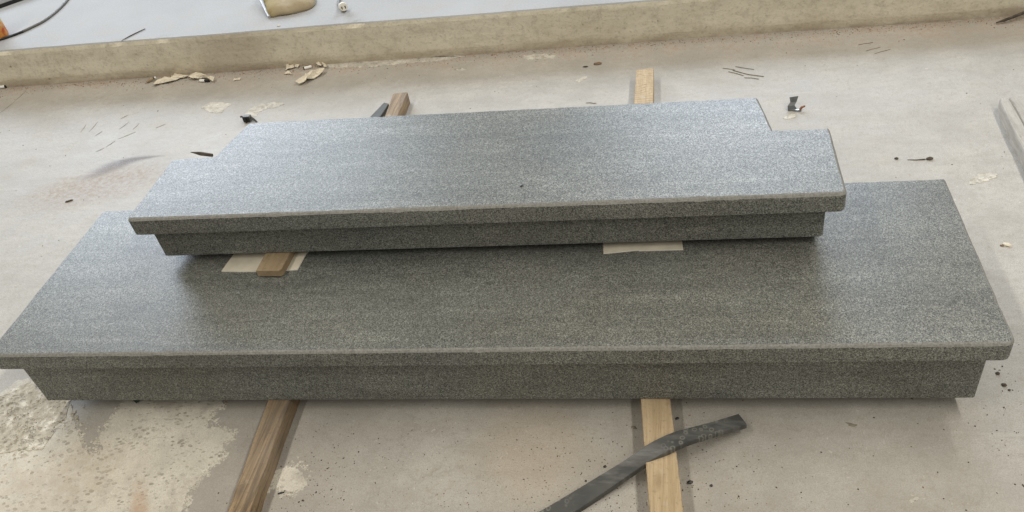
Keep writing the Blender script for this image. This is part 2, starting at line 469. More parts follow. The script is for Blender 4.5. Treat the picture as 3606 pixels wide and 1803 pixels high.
def wob(x, y, z=0.0, s=1.0):
    return noise.noise(Vector((x * s, y * s, z * s)))

def round_poly(pts, rad, seg=6, step=0.008):
    """counter-clockwise polygon with rounded corners, edges cut every `step`"""
    n = len(pts)
    P = [Vector(p[:2]) for p in pts]
    out = []
    for i in range(n):
        a, b, c = P[i - 1], P[i], P[(i + 1) % n]
        r = rad[i] if isinstance(rad, (list, tuple)) else rad
        u, v = (a - b).normalized(), (c - b).normalized()
        if r <= 0:
            out.append(b)
            continue
        ang = u.angle(v)
        d = r / math.tan(ang / 2)
        cen = b + (u + v).normalized() * (r / math.sin(ang / 2))
        s, e = b + u * d, b + v * d
        a0 = math.atan2(s.y - cen.y, s.x - cen.x)
        a1 = math.atan2(e.y - cen.y, e.x - cen.x)
        da = (a1 - a0 + math.pi) % (2 * math.pi) - math.pi
        for k in range(seg + 1):
            q = a0 + da * k / seg
            out.append(cen + Vector((math.cos(q), math.sin(q))) * r)
    res = []
    for i, p in enumerate(out):
        q = out[(i + 1) % len(out)]
        k = max(1, int((q - p).length / step))
        for j in range(k):
            res.append(p.lerp(q, j / k))
    return res

def inset(poly, d):
    n = len(poly)
    res = []
    for i in range(n):
        a, b, c = poly[i - 1], poly[i], poly[(i + 1) % n]
        e1, e2 = (b - a).normalized(), (c - b).normalized()
        n1, n2 = Vector((-e1.y, e1.x)), Vector((-e2.y, e2.x))
        nn = n1 + n2
        if nn.length < 1e-6:
            nn = n1.copy()
        nn.normalize()
        k = d[i] if isinstance(d, (list, tuple)) else d
        res.append(b + nn * (k / max(0.5, nn.dot(n1))))
    return res

def slab_mesh(poly, z0, z1, ch=0.0058, jit=0.0014, low=0.0015):
    """stone plate: flat top, worn chamfer (material 1), sawn sides (material 2)"""
    bm = bmesh.new()
    js = [ch + jit * (wob(p.x, p.y, 1.3, 22) + 0.6 * wob(p.x, p.y, 5.1, 70) + 4.5 * max(0.0, wob(p.x, p.y, 8.2, 33) - 0.40)) for p in poly]
    top = inset(poly, js)
    rings = [
        [(p.x, p.y, z0) for p in inset(poly, low)],
        [(p.x, p.y, z0 + low) for p in poly],
        [(p.x, p.y, z1 - j) for p, j in zip(poly, js)],
        [(p.x * 0.5 + q.x * 0.5, p.y * 0.5 + q.y * 0.5, z1 - j * 0.36) for p, q, j in zip(poly, top, js)],
        [(p.x, p.y, z1) for p in top],
    ]
    V = [[bm.verts.new(c) for c in r] for r in rings]
    n = len(poly)
    for k in range(len(V) - 1):
        for i in range(n):
            f = bm.faces.new((V[k][i], V[k][(i + 1) % n], V[k + 1][(i + 1) % n], V[k + 1][i]))
            f.material_index = 2 if k < 2 else 1
    ft = bm.faces.new(V[-1])
    fb = bm.faces.new(list(reversed(V[0])))
    ft.normal_update(); fb.normal_update()
    fb.material_index = 2
    bmesh.ops.triangulate(bm, faces=[ft, fb])
    return bm

def box_bm(x0, x1, y0, y1, z0, z1, bev=0.0, bm=None):
    bm2 = bmesh.new()
    v = [bm2.verts.new((x, y, z)) for z in (z0, z1) for y in (y0, y1) for x in (x0, x1)]
    for q in ((0, 2, 3, 1), (4, 5, 7, 6), (0, 1, 5, 4), (2, 6, 7, 3), (0, 4, 6, 2), (1, 3, 7, 5)):
        bm2.faces.new([v[i] for i in q])
    if bev:
        bmesh.ops.bevel(bm2, geom=bm2.edges[:], offset=bev, segments=2, affect='EDGES', profile=0.5)
    if bm is None:
        return bm2
    me = bpy.data.meshes.new('tmp')
    bm2.to_mesh(me); bm2.free()
    bm.from_mesh(me)
    bpy.data.meshes.remove(me)
    return bm

def tube(pts, r, seg=8, bm=None, caps=True):
    bm = bm or bmesh.new()
    P = [Vector(p) for p in pts]
    rings = []
    for i, p in enumerate(P):
        d = (P[min(i + 1, len(P) - 1)] - P[max(i - 1, 0)]).normalized()
        a = d.cross(Vector((0, 0, 1)))
        if a.length < 1e-4:
            a = d.cross(Vector((1, 0, 0)))
        a.normalize()
        b = a.cross(d)
        rr = r[i] if isinstance(r, (list, tuple)) else r
        rings.append([bm.verts.new(p + (a * math.cos(q) + b * math.sin(q)) * rr)
                      for q in [2 * math.pi * k / seg for k in range(seg)]])
    for i in range(len(rings) - 1):
        for k in range(seg):
            bm.faces.new((rings[i][k], rings[i][(k + 1) % seg], rings[i + 1][(k + 1) % seg], rings[i + 1][k]))
    if caps:
        bm.faces.new(rings[0]); bm.faces.new(list(reversed(rings[-1])))
    return bm

def spline(pts, n=8):
    P = [Vector(p) for p in pts]
    out = []
    for i in range(len(P) - 1):
        p0, p1, p2, p3 = P[max(i - 1, 0)], P[i], P[i + 1], P[min(i + 2, len(P) - 1)]
        for k in range(n):
            t = k / n
            out.append(0.5 * ((2 * p1) + (p2 - p0) * t + (2 * p0 - 5 * p1 + 4 * p2 - p3) * t * t + (3 * p1 - p0 - 3 * p2 + p3) * t ** 3))
    out.append(P[-1])
    return out

# ------------------------------------------------------------------ the setting
def grid_sheet(x0, x1, y0, y1, z, nx, ny):
    bm = bmesh.new()
    V = [[bm.verts.new((x0 + (x1 - x0) * i / nx, y0 + (y1 - y0) * j / ny, z)) for i in range(nx + 1)] for j in range(ny + 1)]
    for j in range(ny):
        for i in range(nx):
            bm.faces.new((V[j][i], V[j][i + 1], V[j + 1][i + 1], V[j + 1][i]))
    return bm
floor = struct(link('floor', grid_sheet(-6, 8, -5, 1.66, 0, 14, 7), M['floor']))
floor['label'] = 'pale dusty concrete floor under the stone pieces'

def ledge():
    bm = bmesh.new()
    xs = [-6 + 14 * i / 700 for i in range(701)]
    LY = lambda x: 1.607 + 0.0170 * (x + 1.148)
    prof = [(0, -0.02), (0.003, 0.0), (0, 0.03), (0.002, 0.08), (0.0, 0.132), (0.002, 0.146), (0.006, 0.15)]
    rows = []
    for x in xs:
        w1 = 0.005 * wob(x, 0, 0, 2.0) + 0.0022 * wob(x, 3, 0, 14)
        chip = max(0.0, wob(x, 9, 0, 11) - 0.20) * 0.022 + max(0.0, wob(x, 4, 0, 40) - 0.15) * 0.008
        r = []
        for k, (dy, z) in enumerate(prof):
            e = chip if k >= 5 else 0.0
            r.append(bm.verts.new((x, LY(x) + dy + w1 + e + 0.0015 * wob(x, z * 6, 4, 9), z - e * 0.35)))
        r.append(bm.verts.new((x, LY(x) + 0.03, 0.15)))
        r.append(bm.verts.new((x, 8.0, 0.15)))
        rows.append(r)
    for a, b in zip(rows, rows[1:]):
        for k in range(len(a) - 1):
            f = bm.faces.new((a[k], b[k], b[k + 1], a[k + 1]))
            f.material_index = 1 if k >= 5 else 0
    return bm
plat = struct(link('raised_platform', ledge(), [M['step'], M['platform']]))
plat['label'] = 'long concrete step with a tan face behind the slabs'

# ------------------------------------------------------------------ the two stone pieces
H, HU = 0.2127, 0.3629
# lower, larger piece
low = thing('granite_plinth', 'larger grey granite slab with overhanging lip, lying on the timbers underneath the smaller slab', 'stone slab', (1.0, 0.247, 0.041))
lp = round_poly([(0, 0), (2.0, 0), (2.0, 0.4935), (0, 0.4935)], [0.016, 0.018, 0.005, 0.014])
part('top_plate', slab_mesh(lp, H - 0.0433, H), [M['granite'], M['granite_edge'], M['granite_side']], low)
bp = round_poly([(0.0353, 0.0217), (1.9709, 0.0217), (1.9709, 0.465), (0.0353, 0.465)], [0.004, 0.008, 0.006, 0.006])
part('base_block', slab_mesh(bp, 0.041, H - 0.0435, 0.001, 0.0002, 0.003), [M['granite_side'], M['granite_side'], M['granite_side']], low)
# upper, smaller piece with a tongue to the back
up = thing('granite_plinth', 'smaller grey granite slab with notched back corners, stacked on top of the larger slab', 'stone slab', (1.0, 0.4, H + 0.021))
upp = [(0.2613, 0.2496), (1.742, 0.2494), (1.742, 0.4795), (1.628, 0.4828), (1.608, 0.6205), (0.394, 0.6270), (0.366, 0.4838), (0.2613, 0.4790)]
pp = round_poly(upp, [0.012, 0.014, 0.003, 0.0, 0.006, 0.004, 0.0, 0.010])
part('top_plate', slab_mesh(pp, HU - 0.0438, HU), [M['granite'], M['granite_edge'], M['granite_side']], up)
ub = [(0.2834, 0.278), (1.7127, 0.278), (1.7127, 0.452), (1.603, 0.455), (1.583, 0.592), (0.420, 0.598), (0.392, 0.456), (0.2834, 0.452)]
part('base_block', slab_mesh(round_poly(ub, [0.004, 0.010, 0.004, 0, 0.004, 0.004, 0, 0.004]), H + 0.021, HU - 0.044, 0.001, 0.0002, 0.003), [M['granite_side']] * 3, up)

# ------------------------------------------------------------------ timbers on the floor
def timber(stations, h, bev, mat, endmat, seed, rough=0.0008, groove=False):
    """stations: (xl, xr, y) of the top face, front to back"""
    bm = bmesh.new()
    S_ = []
    for a, b in zip(stations, stations[1:]):
        k = max(1, int((b[2] - a[2]) / 0.025))
        for j in range(k):
            t = j / k
            S_.append(tuple(p + (q - p) * t for p, q in zip(a, b)))
    S_.append(stations[-1])
    rings = []
    for i, (xl, xr, y) in enumerate(S_):
        jt = lambda k: rough * wob(y, k * 7.3 + seed, 0, 18) + rough * 0.6 * wob(y, k * 3.1 + seed, 2, 60)
        b = bev * (1 + 0.7 * wob(y, seed, 8, 25))
        prof = [(xl + jt(1), 0), (xr + jt(2), 0), (xr + jt(2), h - b), (xr - b * 0.3 + jt(2), h - b * 0.3), (xr - b, h + jt(3) * 0.3),
                (xl + b, h + jt(4) * 0.3), (xl + b * 0.3 + jt(1), h - b * 0.3), (xl + jt(1), h - b)]
        if groove:
            gx = xl + (xr - xl) * 0.52
            prof[5:5] = [(gx + 0.004, h), (gx, h - 0.007), (gx - 0.004, h)]
        left = len(S_) - 1 - i
        if groove and left < 3:
            f = (0.80, 0.93, 0.985)[left]; mid = (xl + xr) / 2
            prof = [(mid + (x - mid) * f, z * (0.5 + 0.5 * f)) for x, z in prof]
        off = 0.0
        if i == len(S_) - 1:
            off = 0.004
        rings.append([bm.verts.new((x, y + off * wob(x, z, seed, 60), z)) for x, z in prof])
    n = len(rings[0])
    for a, b in zip(rings, rings[1:]):
        for k in range(n):
            bm.faces.new((a[k], a[(k + 1) % n], b[(k + 1) % n], b[k]))
    for r_, rev in ((rings[0], False), (rings[-1], True)):
        f = bm.faces.new(list(reversed(r_)) if rev else r_)
        f.material_index = 1
    return bm

def timber_obj(label, stations, h, bev, mat, end, seed, rough=0.0008, groove=False):
    cx = sum((s[0] + s[1]) / 2 for s in stations) / len(stations)
    bm = timber(stations, h, bev, mat, end, seed, rough, groove)
    o = link('timber', bm, [mat, end], None, (cx, (stations[0][2] + stations[-1][2]) / 2, 0))
    return tag(o, label, 'timber', 'timber bearers on the floor')
timber_obj('weathered dark brown timber bearer under the left part of the slabs', [(0.580, 0.623, -0.42), (0.571, 0.616, -0.248), (0.552, 0.602, 0.020), (0.518, 0.561, 1.179), (0.510, 0.560, 1.318)], 0.0408, 0.004, M['wood_old'], M['wood_end'], 1.0, 0.0016)
timber_obj('pale yellowish timber bearer under the right part of the slabs, crossed by the rubber strip', [(1.378, 1.436, -0.42), (1.363, 1.422, -0.233), (1.342, 1.401, 0.025), (1.304, 1.361, 1.172), (1.306, 1.361, 1.383)], 0.0408, 0.0022, M['wood_pale'], M['wood_end_pale'], 4.0)
timber_obj('grey weathered timber lying alone at the right edge', [(2.288, 2.368, 0.60), (2.304, 2.372, 0.823), (2.319, 2.373, 1.108)], 0.037, 0.005, M['wood_grey'], M['wood_end_pale'], 9.0, 0.003, True)

# ------------------------------------------------------------------ packing between the slabs
def sheet(poly, z0, th, curl=0.0):
    bm = bmesh.new()
    n = len(poly)
    ymin = min(p[1] for p in poly)
    zz = lambda p: z0 + curl * max(0, 1 - (p[1] - ymin) / 0.03)
    b = [bm.verts.new((p[0], p[1], zz(p))) for p in poly]
    t = [bm.verts.new((p[0], p[1], zz(p) + th)) for p in poly]
    bm.faces.new(t); bm.faces.new(list(reversed(b)))
    for i in range(n):
        f = bm.faces.new((b[i], b[(i + 1) % n], t[(i + 1) % n], t[i]))
        f.material_index = 1
    return bm
cl = [(0.4243, 0.2450, 0.2147), (0.4660, 0.2416, 0.2147), (0.5048, 0.2411, 0.2147), (0.5561, 0.2401, 0.2147), (0.6030, 0.2430, 0.2147), (0.6052, 0.2973, 0.2147)] + [(0.640, 0.40, 0), (0.45, 0.40, 0)] + [(0.4298, 0.2979, 0.2147)]
tag(link('card_sheet', sheet(cl, H + 0.0006, 0.0022), [M['card'], M['card_edge']], None, (0.52, 0.3, H)), 'beige card sheet under the wooden block between the two slabs', 'card', 'beige packing cards')
cr_ = [(1.2695, 0.2690, 0.2147), (1.3020, 0.2722, 0.2147), (1.3285, 0.2756, 0.2147), (1.3403, 0.2770, 0.2147), (1.3444, 0.2749, 0.2147), (1.3902, 0.2748, 0.2147), (1.4344, 0.2747, 0.2147), (1.4326, 0.3014, 0.2147)] + [(1.395, 0.40, 0), (1.235, 0.40, 0)] + [(1.2679, 0.3006, 0.2147)]
tag(link('card_sheet', sheet(cr_, H + 0.0006, 0.0022), [M['card'], M['card_edge']], None, (1.3, 0.3, H)), 'beige card sheet with torn front edge under the right part of the smaller slab', 'card', 'beige packing cards')
bt = [(0.5202, 0.2228, 0.2337), (0.5782, 0.2206, 0.2337)]
bk = [(bt[1][0] + 0.006, 0.42), (bt[0][0] + 0.004, 0.42)]
bl = [Vector((bt[0][0], bt[0][1])), Vector((bt[1][0] - 0.004, bt[1][1])), Vector((bt[1][0], bt[1][1] + 0.006)), Vector(bk[0]), Vector(bk[1])]
tag(link('wooden_block', slab_mesh(round_poly([tuple(v) for v in bl], 0.0, 4, 0.01), H + 0.0032, H + 0.0208, 0.0012, 0.0004, 0.001), [M['wood_block']] * 3, None, (0.55, 0.3, H)), 'small flat brown wooden block on the beige card at the left, carrying the smaller slab', 'wooden block')

# ------------------------------------------------------------------ rubber strips
def ribbon(upper, lower, th):
    A = spline([Vector(p) for p in upper], 8)
    B = spline([Vector(p) for p in lower], 8)
    bm = bmesh.new()
    rows = []
    for a, b in zip(A, B):
        d = Vector((0, 0, th))
        mid = a.lerp(b, 0.5)
        rows.append([bm.verts.new(v) for v in (a - d, b - d, b - Vector((0, 0, 0.0015)), b.lerp(a, 0.03), a.lerp(b, 0.03), a - Vector((0, 0, 0.0015)))])
    n = 6
    for a, b in zip(rows, rows[1:]):
        for k in range(n):
            bm.faces.new((a[k], a[(k + 1) % n], b[(k + 1) % n], b[k]))
    for r_ in (rows[0], list(reversed(rows[-1]))):
        f = bm.faces.new(r_)
        f.material_index = 1
    return bm
ru = [(1.0836, -0.2697, 0.0120), (1.1577, -0.2182, 0.0120), (1.2158, -0.1789, 0.0160), (1.2652, -0.1492, 0.0260), (1.3129, -0.1246, 0.0410), (1.3605, -0.0938, 0.0530), (1.4030, -0.0701, 0.0550), (1.4432, -0.0513, 0.0490), (1.4869, -0.0290, 0.0390), (1.5318, -0.0029, 0.0280)]
rl = [(1.1501, -0.2704, 0.0120), (1.2247, -0.2170, 0.0120), (1.2790, -0.1767, 0.0160), (1.3232, -0.1466, 0.0260), (1.3593, -0.1280, 0.0410), (1.3947, -0.1123, 0.0530), (1.4316, -0.0929, 0.0550), (1.4678, -0.0738, 0.0490), (1.5043, -0.0527, 0.0390), (1.5460, -0.0291, 0.0280)]
tag(link('rubber_strip', ribbon(ru, rl, 0.0118), [M['rubber'], M['black']], None), 'long black rubber strip with ring marks bent over the pale timber in front', 'rubber strip', 'rubber strips')
ru2 = [(0.4332, 1.1686, 0.0120), (0.4521, 1.2271, 0.0140), (0.4796, 1.2980, 0.0200)]
rl2 = [(0.4662, 1.1689, 0.0120), (0.4855, 1.2239, 0.0140), (0.4974, 1.2889, 0.0200)]
tag(link('rubber_strip', ribbon(ru2, rl2, 0.010), [M['rubber_grey'], M['black']], None), 'short dark rubber strip end leaning beside the brown timber behind the slabs', 'rubber strip', 'rubber strips')

# ------------------------------------------------------------------ dried mortar and spills on the floor (thin crusts, parts of the floor)
def crust(outline, th, seed, fr=0.006, step=0.004):
    th *= 0.75
    P = [Vector((p[0], p[1])) for p in outline]
    pts = []
    for i, p in enumerate(P):
        q = P[(i + 1) % len(P)]
        k = max(1, int((q - p).length / step))
        for j in range(k):
            v = p.lerp(q, j / k)
            d = Vector((wob(v.x, v.y, seed, 28) + 0.7 * wob(v.x, v.y, seed + 3, 75) + 0.5 * wob(v.x, v.y, seed + 2, 190), wob(v.x, v.y, seed + 9, 28) + 0.7 * wob(v.x, v.y, seed + 5, 75) + 0.5 * wob(v.x, v.y, seed + 7, 190)))
            pts.append(v + d * fr)
    if sum(a.x * b.y - b.x * a.y for a, b in zip(pts, pts[1:] + pts[:1])) < 0:
        pts.reverse()
    bm = bmesh.new()
    top = inset(pts, 0.0016)
    a = [bm.verts.new((p.x, p.y, -0.001)) for p in pts]
    b = [bm.verts.new((p.x, p.y, th)) for p in top]
    n = len(pts)
    for i in range(n):
        bm.faces.new((a[i], a[(i + 1) % n], b[(i + 1) % n], b[i]))
    f = bm.faces.new(b)
    f.normal_update()
    bmesh.ops.triangulate(bm, faces=[f])
    return bm
link('mortar_patch', crust([(-0.2740, 0.0506, 0.0000), (-0.1418, 0.0739, 0.0000), (-0.1281, 0.1101, 0.0000), (-0.1019, 0.1274, 0.0000), (-0.0060, 0.0665, 0.0000), (0.0518, 0.0621, 0.0000), (0.0893, 0.0004, 0.0000), (0.1044, -0.0066, 0.0000), (0.1250, -0.0429, 0.0000), (0.1572, -0.0713, 0.0000), (0.1847, -0.0931, 0.0000), (0.2000, -0.0813, 0.0000), (0.1760, -0.0495, 0.0000), (0.1769, -0.0213, 0.0000), (0.1798, 0.0155, 0.0000), (0.1800, 0.0453, 0.0000), (0.1770, 0.0700, 0.0000), (0.4186, 0.0689, 0.0000), (0.4293, 0.0447, 0.0000), (0.4072, 0.0226, 0.0000), (0.4156, -0.0138, 0.0000), (0.4472, -0.0205, 0.0000), (0.4787, -0.0309, 0.0000), (0.4830, -0.0480, 0.0000), (0.4662, -0.0583, 0.0000), (0.4847, -0.0892, 0.0000), (0.4679, -0.1119, 0.0000), (0.4542, -0.1478, 0.0000), (0.4466, -0.1819, 0.0000), (0.4541, -0.2237, 0.0000), (0.4628, -0.3011, 0.0000), (-0.1058, -0.3152, 0.0000)], 0.0022, 1.0), M['mortar'], floor)
link('mortar_patch', crust([(-0.2619, 0.0338, 0.0000), (-0.1362, 0.0654, 0.0000), (-0.1140, 0.0995, 0.0000), (-0.0861, 0.1141, 0.0000), (-0.0035, 0.0623, 0.0000), (0.0456, 0.0580, 0.0000), (0.0668, 0.0092, 0.0000), (0.0599, -0.0146, 0.0000), (0.0678, -0.0454, 0.0000), (0.0610, -0.0794, 0.0000), (0.0024, -0.0835, 0.0000), (-0.1501, -0.1217, 0.0000)], 0.0040, 4.0, 0.006), M['mortar_flaky'], floor)
link('mortar_patch', crust([(0.6310, -0.1137, 0.0000), (0.6467, -0.1170, 0.0000), (0.6753, -0.1356, 0.0000), (0.6824, -0.1482, 0.0000), (0.6917, -0.1599, 0.0000), (0.6693, -0.1759, 0.0000), (0.6411, -0.1731, 0.0000), (0.6207, -0.1642, 0.0000), (0.6148, -0.1806, 0.0000), (0.6005, -0.1743, 0.0000), (0.6043, -0.1277, 0.0000)], 0.0015, 7.0, 0.008), M['mortar'], floor)
for k, ol in enumerate((
    [(-0.2106, 1.3769, 0.0000), (-0.1918, 1.4001, 0.0000), (-0.1561, 1.4041, 0.0000), (-0.1138, 1.3920, 0.0000), (-0.0963, 1.3672, 0.0000), (-0.1068, 1.3493, 0.0000), (-0.1018, 1.3245, 0.0000), (-0.1336, 1.3258, 0.0000), (-0.1804, 1.3416, 0.0000)],
    [(-0.0221, 1.2964, 0.0000), (-0.0136, 1.3381, 0.0000), (0.0021, 1.3647, 0.0000), (0.0489, 1.3789, 0.0000), (0.0974, 1.3738, 0.0000), (0.1062, 1.3578, 0.0000), (0.0832, 1.3414, 0.0000), (0.0462, 1.3302, 0.0000), (0.0288, 1.3134, 0.0000), (0.0330, 1.2837, 0.0000), (0.0050, 1.2901, 0.0000)],
    [(2.1556, 0.7595, 0.0000), (2.1756, 0.7918, 0.0000), (2.2032, 0.8050, 0.0000), (2.2381, 0.7949, 0.0000), (2.2289, 0.7793, 0.0000), (2.2019, 0.7626, 0.0000), (2.1827, 0.7540, 0.0000)],
    [(1.7324, 1.1100, 0.0000), (1.7505, 1.1272, 0.0000), (1.7740, 1.1344, 0.0000), (1.7792, 1.1244, 0.0000), (1.7714, 1.1125, 0.0000), (1.7503, 1.1036, 0.0000)],
    [(0.1161, 1.7013, 0.0000), (0.1952, 1.6602, 0.0000), (0.3293, 1.6475, 0.0000), (0.4525, 1.6709, 0.0000), (0.6038, 1.6599, 0.0000), (0.6922, 1.6354, 0.0000), (0.6143, 1.6070, 0.0000), (0.4682, 1.6043, 0.0000), (0.3436, 1.5943, 0.0000), (0.2128, 1.6019, 0.0000), (0.1480, 1.6357, 0.0000)],
    [(0.9014, 1.6082, 0.0000), (0.9666, 1.6123, 0.0000), (1.0237, 1.5923, 0.0000), (1.0156, 1.5726, 0.0000), (0.9463, 1.5690, 0.0000), (0.9097, 1.5820, 0.0000)],
    [(0.6620, 1.5469, 0.0000), (0.6925, 1.5472, 0.0000), (0.7124, 1.5325, 0.0000), (0.6966, 1.5243, 0.0000), (0.6703, 1.5295, 0.0000)],
    [(1.1071, 1.4053, 0.0000), (1.1243, 1.4280, 0.0000), (1.1412, 1.4298, 0.0000), (1.1347, 1.4134, 0.0000), (1.1172, 1.3947, 0.0000)],
    [(1.8181, -0.1747, 0.0000), (1.8256, -0.1688, 0.0000), (1.8318, -0.1710, 0.0000), (1.8272, -0.1792, 0.0000), (1.8198, -0.1828, 0.0000)])):
    link('dried_spill', crust(ol, 0.0014, 10.0 + k, 0.0075), M['spill'], floor)

# ------------------------------------------------------------------ loose grit and dust
def grains(places, mats_n):
    """small faceted grains: (x, y, z, radius, material)"""
    bm = bmesh.new()
    for x, y, z, r, mi in places:
        a = random.uniform(0, 6.28)
        e = random.uniform(0.6, 1.7)
        ca, sa = math.cos(a), math.sin(a)
        v = []
        for k in range(5):
            q = 2 * math.pi * k / 5
            u, w = math.cos(q) * r * e * random.uniform(0.7, 1.2), math.sin(q) * r * random.uniform(0.7, 1.2)
            v.append(bm.verts.new((x + u * ca - w * sa, y + u * sa + w * ca, z)))
        t = bm.verts.new((x, y, z + r * random.uniform(0.5, 1.0)))
        for k in range(5):
            f = bm.faces.new((v[k], v[(k + 1) % 5], t))
            f.material_index = mi
    return bm
pl = []
for k in range(900):                                   # scattered over the whole floor
    pl.append((random.uniform(-1.4, 2.7), random.uniform(-0.5, 1.6), 0.0, 0.0007 + 0.0016 * random.random() ** 3, random.choice((0, 0, 1))))
for k in range(1300):                                  # sweepings round the rubber strip and the pale timber
    pl.append((random.gauss(1.33, 0.16), random.gauss(-0.20, 0.12), 0.0, 0.0005 + 0.0012 * random.random() ** 3, random.choice((0, 0, 1))))
for k in range(500):
    pl.append((random.gauss(0.95, 0.25), random.gauss(-0.12, 0.10), 0.0, 0.0006 + 0.001 * random.random() ** 3, random.choice((0, 1))))
for k in range(260):
    pl.append((random.gauss(2.1, 0.14), random.gauss(0.0, 0.12), 0.0, 0.0007 + 0.0016 * random.random() ** 3, 0))
for k in range(220):
    pl.append((random.gauss(0.70, 0.06), random.gauss(-0.18, 0.07), 0.0, 0.0007 + 0.0014 * random.random() ** 3, 0))
tag(link('grit', grains(pl, 2), [M['dark'], M['brown_grit']]), 'dark grit and sweepings scattered over the concrete floor', None, None, 'stuff')
pl = []
for k in range(5200):                                  # dust line in the corner below the step
    x = random.uniform(-1.5, 2.8)
    d = abs(random.gauss(0, 0.030)) * (1 + 0.6 * wob(x, 2, 0, 3.0))
    y = 1.606 + 0.017 * (x + 1.148) - d
    pl.append((x, y, 0.0, 0.0007 + 0.0022 * random.random() ** 2.5, random.choice((1, 1, 2, 2, 2, 2))))
tag(link('dust', grains(pl, 3), [M['dark'], M['brown_grit'], flat('pinkish_dust', (0.36, 0.27, 0.20), 0.9, 0.2, 0, 0.3)]), 'pinkish brown dust and crumbs along the foot of the step', None, None, 'stuff')

ml = [(0.1044, -0.0066, 0.0000), (0.1250, -0.0429, 0.0000), (0.1572, -0.0713, 0.0000), (0.1847, -0.0931, 0.0000), (0.2000, -0.0813, 0.0000), (0.1760, -0.0495, 0.0000), (0.1769, -0.0213, 0.0000), (0.1798, 0.0155, 0.0000), (0.1800, 0.0453, 0.0000), (0.4293, 0.0447, 0.0000), (0.4072, 0.0226, 0.0000), (0.4156, -0.0138, 0.0000), (0.4472, -0.0205, 0.0000), (0.4787, -0.0309, 0.0000), (0.4830, -0.0480, 0.0000), (0.4662, -0.0583, 0.0000), (0.4847, -0.0892, 0.0000), (0.4679, -0.1119, 0.0000), (0.4542, -0.1478, 0.0000), (0.4466, -0.1819, 0.0000), (0.4541, -0.2237, 0.0000)]
pl = []
for k in range(700):
    i = random.randrange(len(ml) - 1)
    if i == 8:
        continue
    q = random.random()
    x = ml[i][0] + (ml[i + 1][0] - ml[i][0]) * q + random.gauss(0, 0.006)
    y = ml[i][1] + (ml[i + 1][1] - ml[i][1]) * q + random.gauss(0, 0.006)
    pl.append((x, y, 0.0, 0.0010 + 0.0045 * random.random() ** 3, 0))
for k in range(260):
    i = random.randrange(6)
    q = random.uniform(0, 6.28); r = 0.025 + abs(random.gauss(0, 0.006))
    pl.append((0.655 + r * math.cos(q) * 1.0, -0.147 + r * math.sin(q) * 1.2, 0.0, 0.0008 + 0.003 * random.random() ** 3, 0))
fb = [(-0.03 + random.gauss(0, 0.05), 0.0 + random.gauss(0, 0.045)) for k in range(500)]
pl += [(x, y, 0.0015, 0.0012 + 0.005 * random.random() ** 3, random.choice((0, 1))) for x, y in fb]
o = link('mortar_crumbs', grains(pl, 2), [M['mortar'], M['mortar_flaky']], floor)
o['kind'] = 'stuff'

# ------------------------------------------------------------------ pebbles and flakes big enough to see
def pebble(r, sx, sy, sz, seed):
    bm = bmesh.new()
    bmesh.ops.create_icosphere(bm, subdivisions=1, radius=r)
    for v in bm.verts:
        k = 1 + 0.35 * wob(v.co.x / r, v.co.y / r, v.co.z / r + seed, 1.3)
        v.co = Vector((v.co.x * sx * k, v.co.y * sy * k, v.co.z * sz * k))
    zl = min(v.co.z for v in bm.verts)
    for v in bm.verts:
        v.co.z -= zl + 0.3 * r * sz
    return bm
def place_pebble(label, p, r, sx=1.2, sy=0.8, sz=0.6, mat='dark', rot=0.0, grp='dark crumbs on the floor'):
    o = link('crumb', pebble(r * 0.78, sx, sy, sz, p[0] * 9), M[mat])
    o.location = p
    o.rotation_euler = (0, 0, rot)
    return tag(o, label, 'crumb', grp)
place_pebble('tiny black crumb on the top face of the smaller slab', (1.1121, 0.3143, 0.3629), 0.0042, 1.2, 0.8, 0.5, 'black', 0.4)
place_pebble('larger black crumb above the rubber strip, left of the pale timber', (1.2745, -0.1097, 0.0000), 0.0042, 1.0, 1.0, 0.5, 'black')
place_pebble('black crumb touching the upper edge of the rubber strip at the bottom', (1.2400, -0.1422, 0.0000), 0.0032, 1.0, 0.9, 0.5, 'black')
place_pebble('largest black crumb on the floor, just right of the pale timber at the bottom', (1.4344, -0.1434, 0.0000), 0.0062, 1.3, 0.9, 0.5, 'black', 0.3)
place_pebble('black crumb on bare floor to the right of the largest black one', (1.4731, -0.1496, 0.0000), 0.0045, 1.0, 0.9, 0.5, 'black', 0.8)
place_pebble('black crumb between the pale timber and the rubber strip end', (1.4132, 0.0061, 0.0000), 0.0046, 1.2, 0.9, 0.5, 'black', 0.5)
place_pebble('black crumb under the right corner of the larger slab, upper of three', (2.0460, 0.1188, 0.0000), 0.0055, 1.2, 0.9, 0.5, 'dark', 0.1)
place_pebble('black crumb under the right corner of the larger slab, middle and largest of three', (2.0490, 0.0885, 0.0000), 0.006, 1.3, 0.9, 0.5, 'dark', -0.3)
place_pebble('black crumb under the right corner of the larger slab, lowest of three', (2.0553, 0.0762, 0.0000), 0.0036, 1.2, 0.9, 0.5, 'dark')
place_pebble('small black crumb beside the brown timber at the bottom', (0.6406, -0.1783, 0.0000), 0.0055, 1.9, 0.6, 0.4, 'black', 0.3)
place_pebble('dark blob with a thin tail on the floor at the right', (2.0888, 0.8721, 0.0000), 0.0095, 1.4, 0.9, 0.45, 'dark', 0.1)
place_pebble('brown crumb left of the dark blob with a tail', (2.0063, 0.8798, 0.0000), 0.007, 1.1, 0.9, 0.5, 'dark', 0.1)
place_pebble('black elongated crumb on the floor left of the slabs', (-0.4066, 0.8385, 0.0000), 0.009, 2.0, 0.6, 0.35, 'dark', 0.45)
place_pebble('brown crumb at the middle of the floor behind the slabs', (1.1715, 1.5122, 0.0000), 0.013, 1.6, 0.8, 0.3, 'brown_grit', 0.1)
place_pebble('dark crumb beside the brown one behind the slabs', (1.1320, 1.4972, 0.0000), 0.008, 1.6, 0.8, 0.35, 'dark', 0.0)
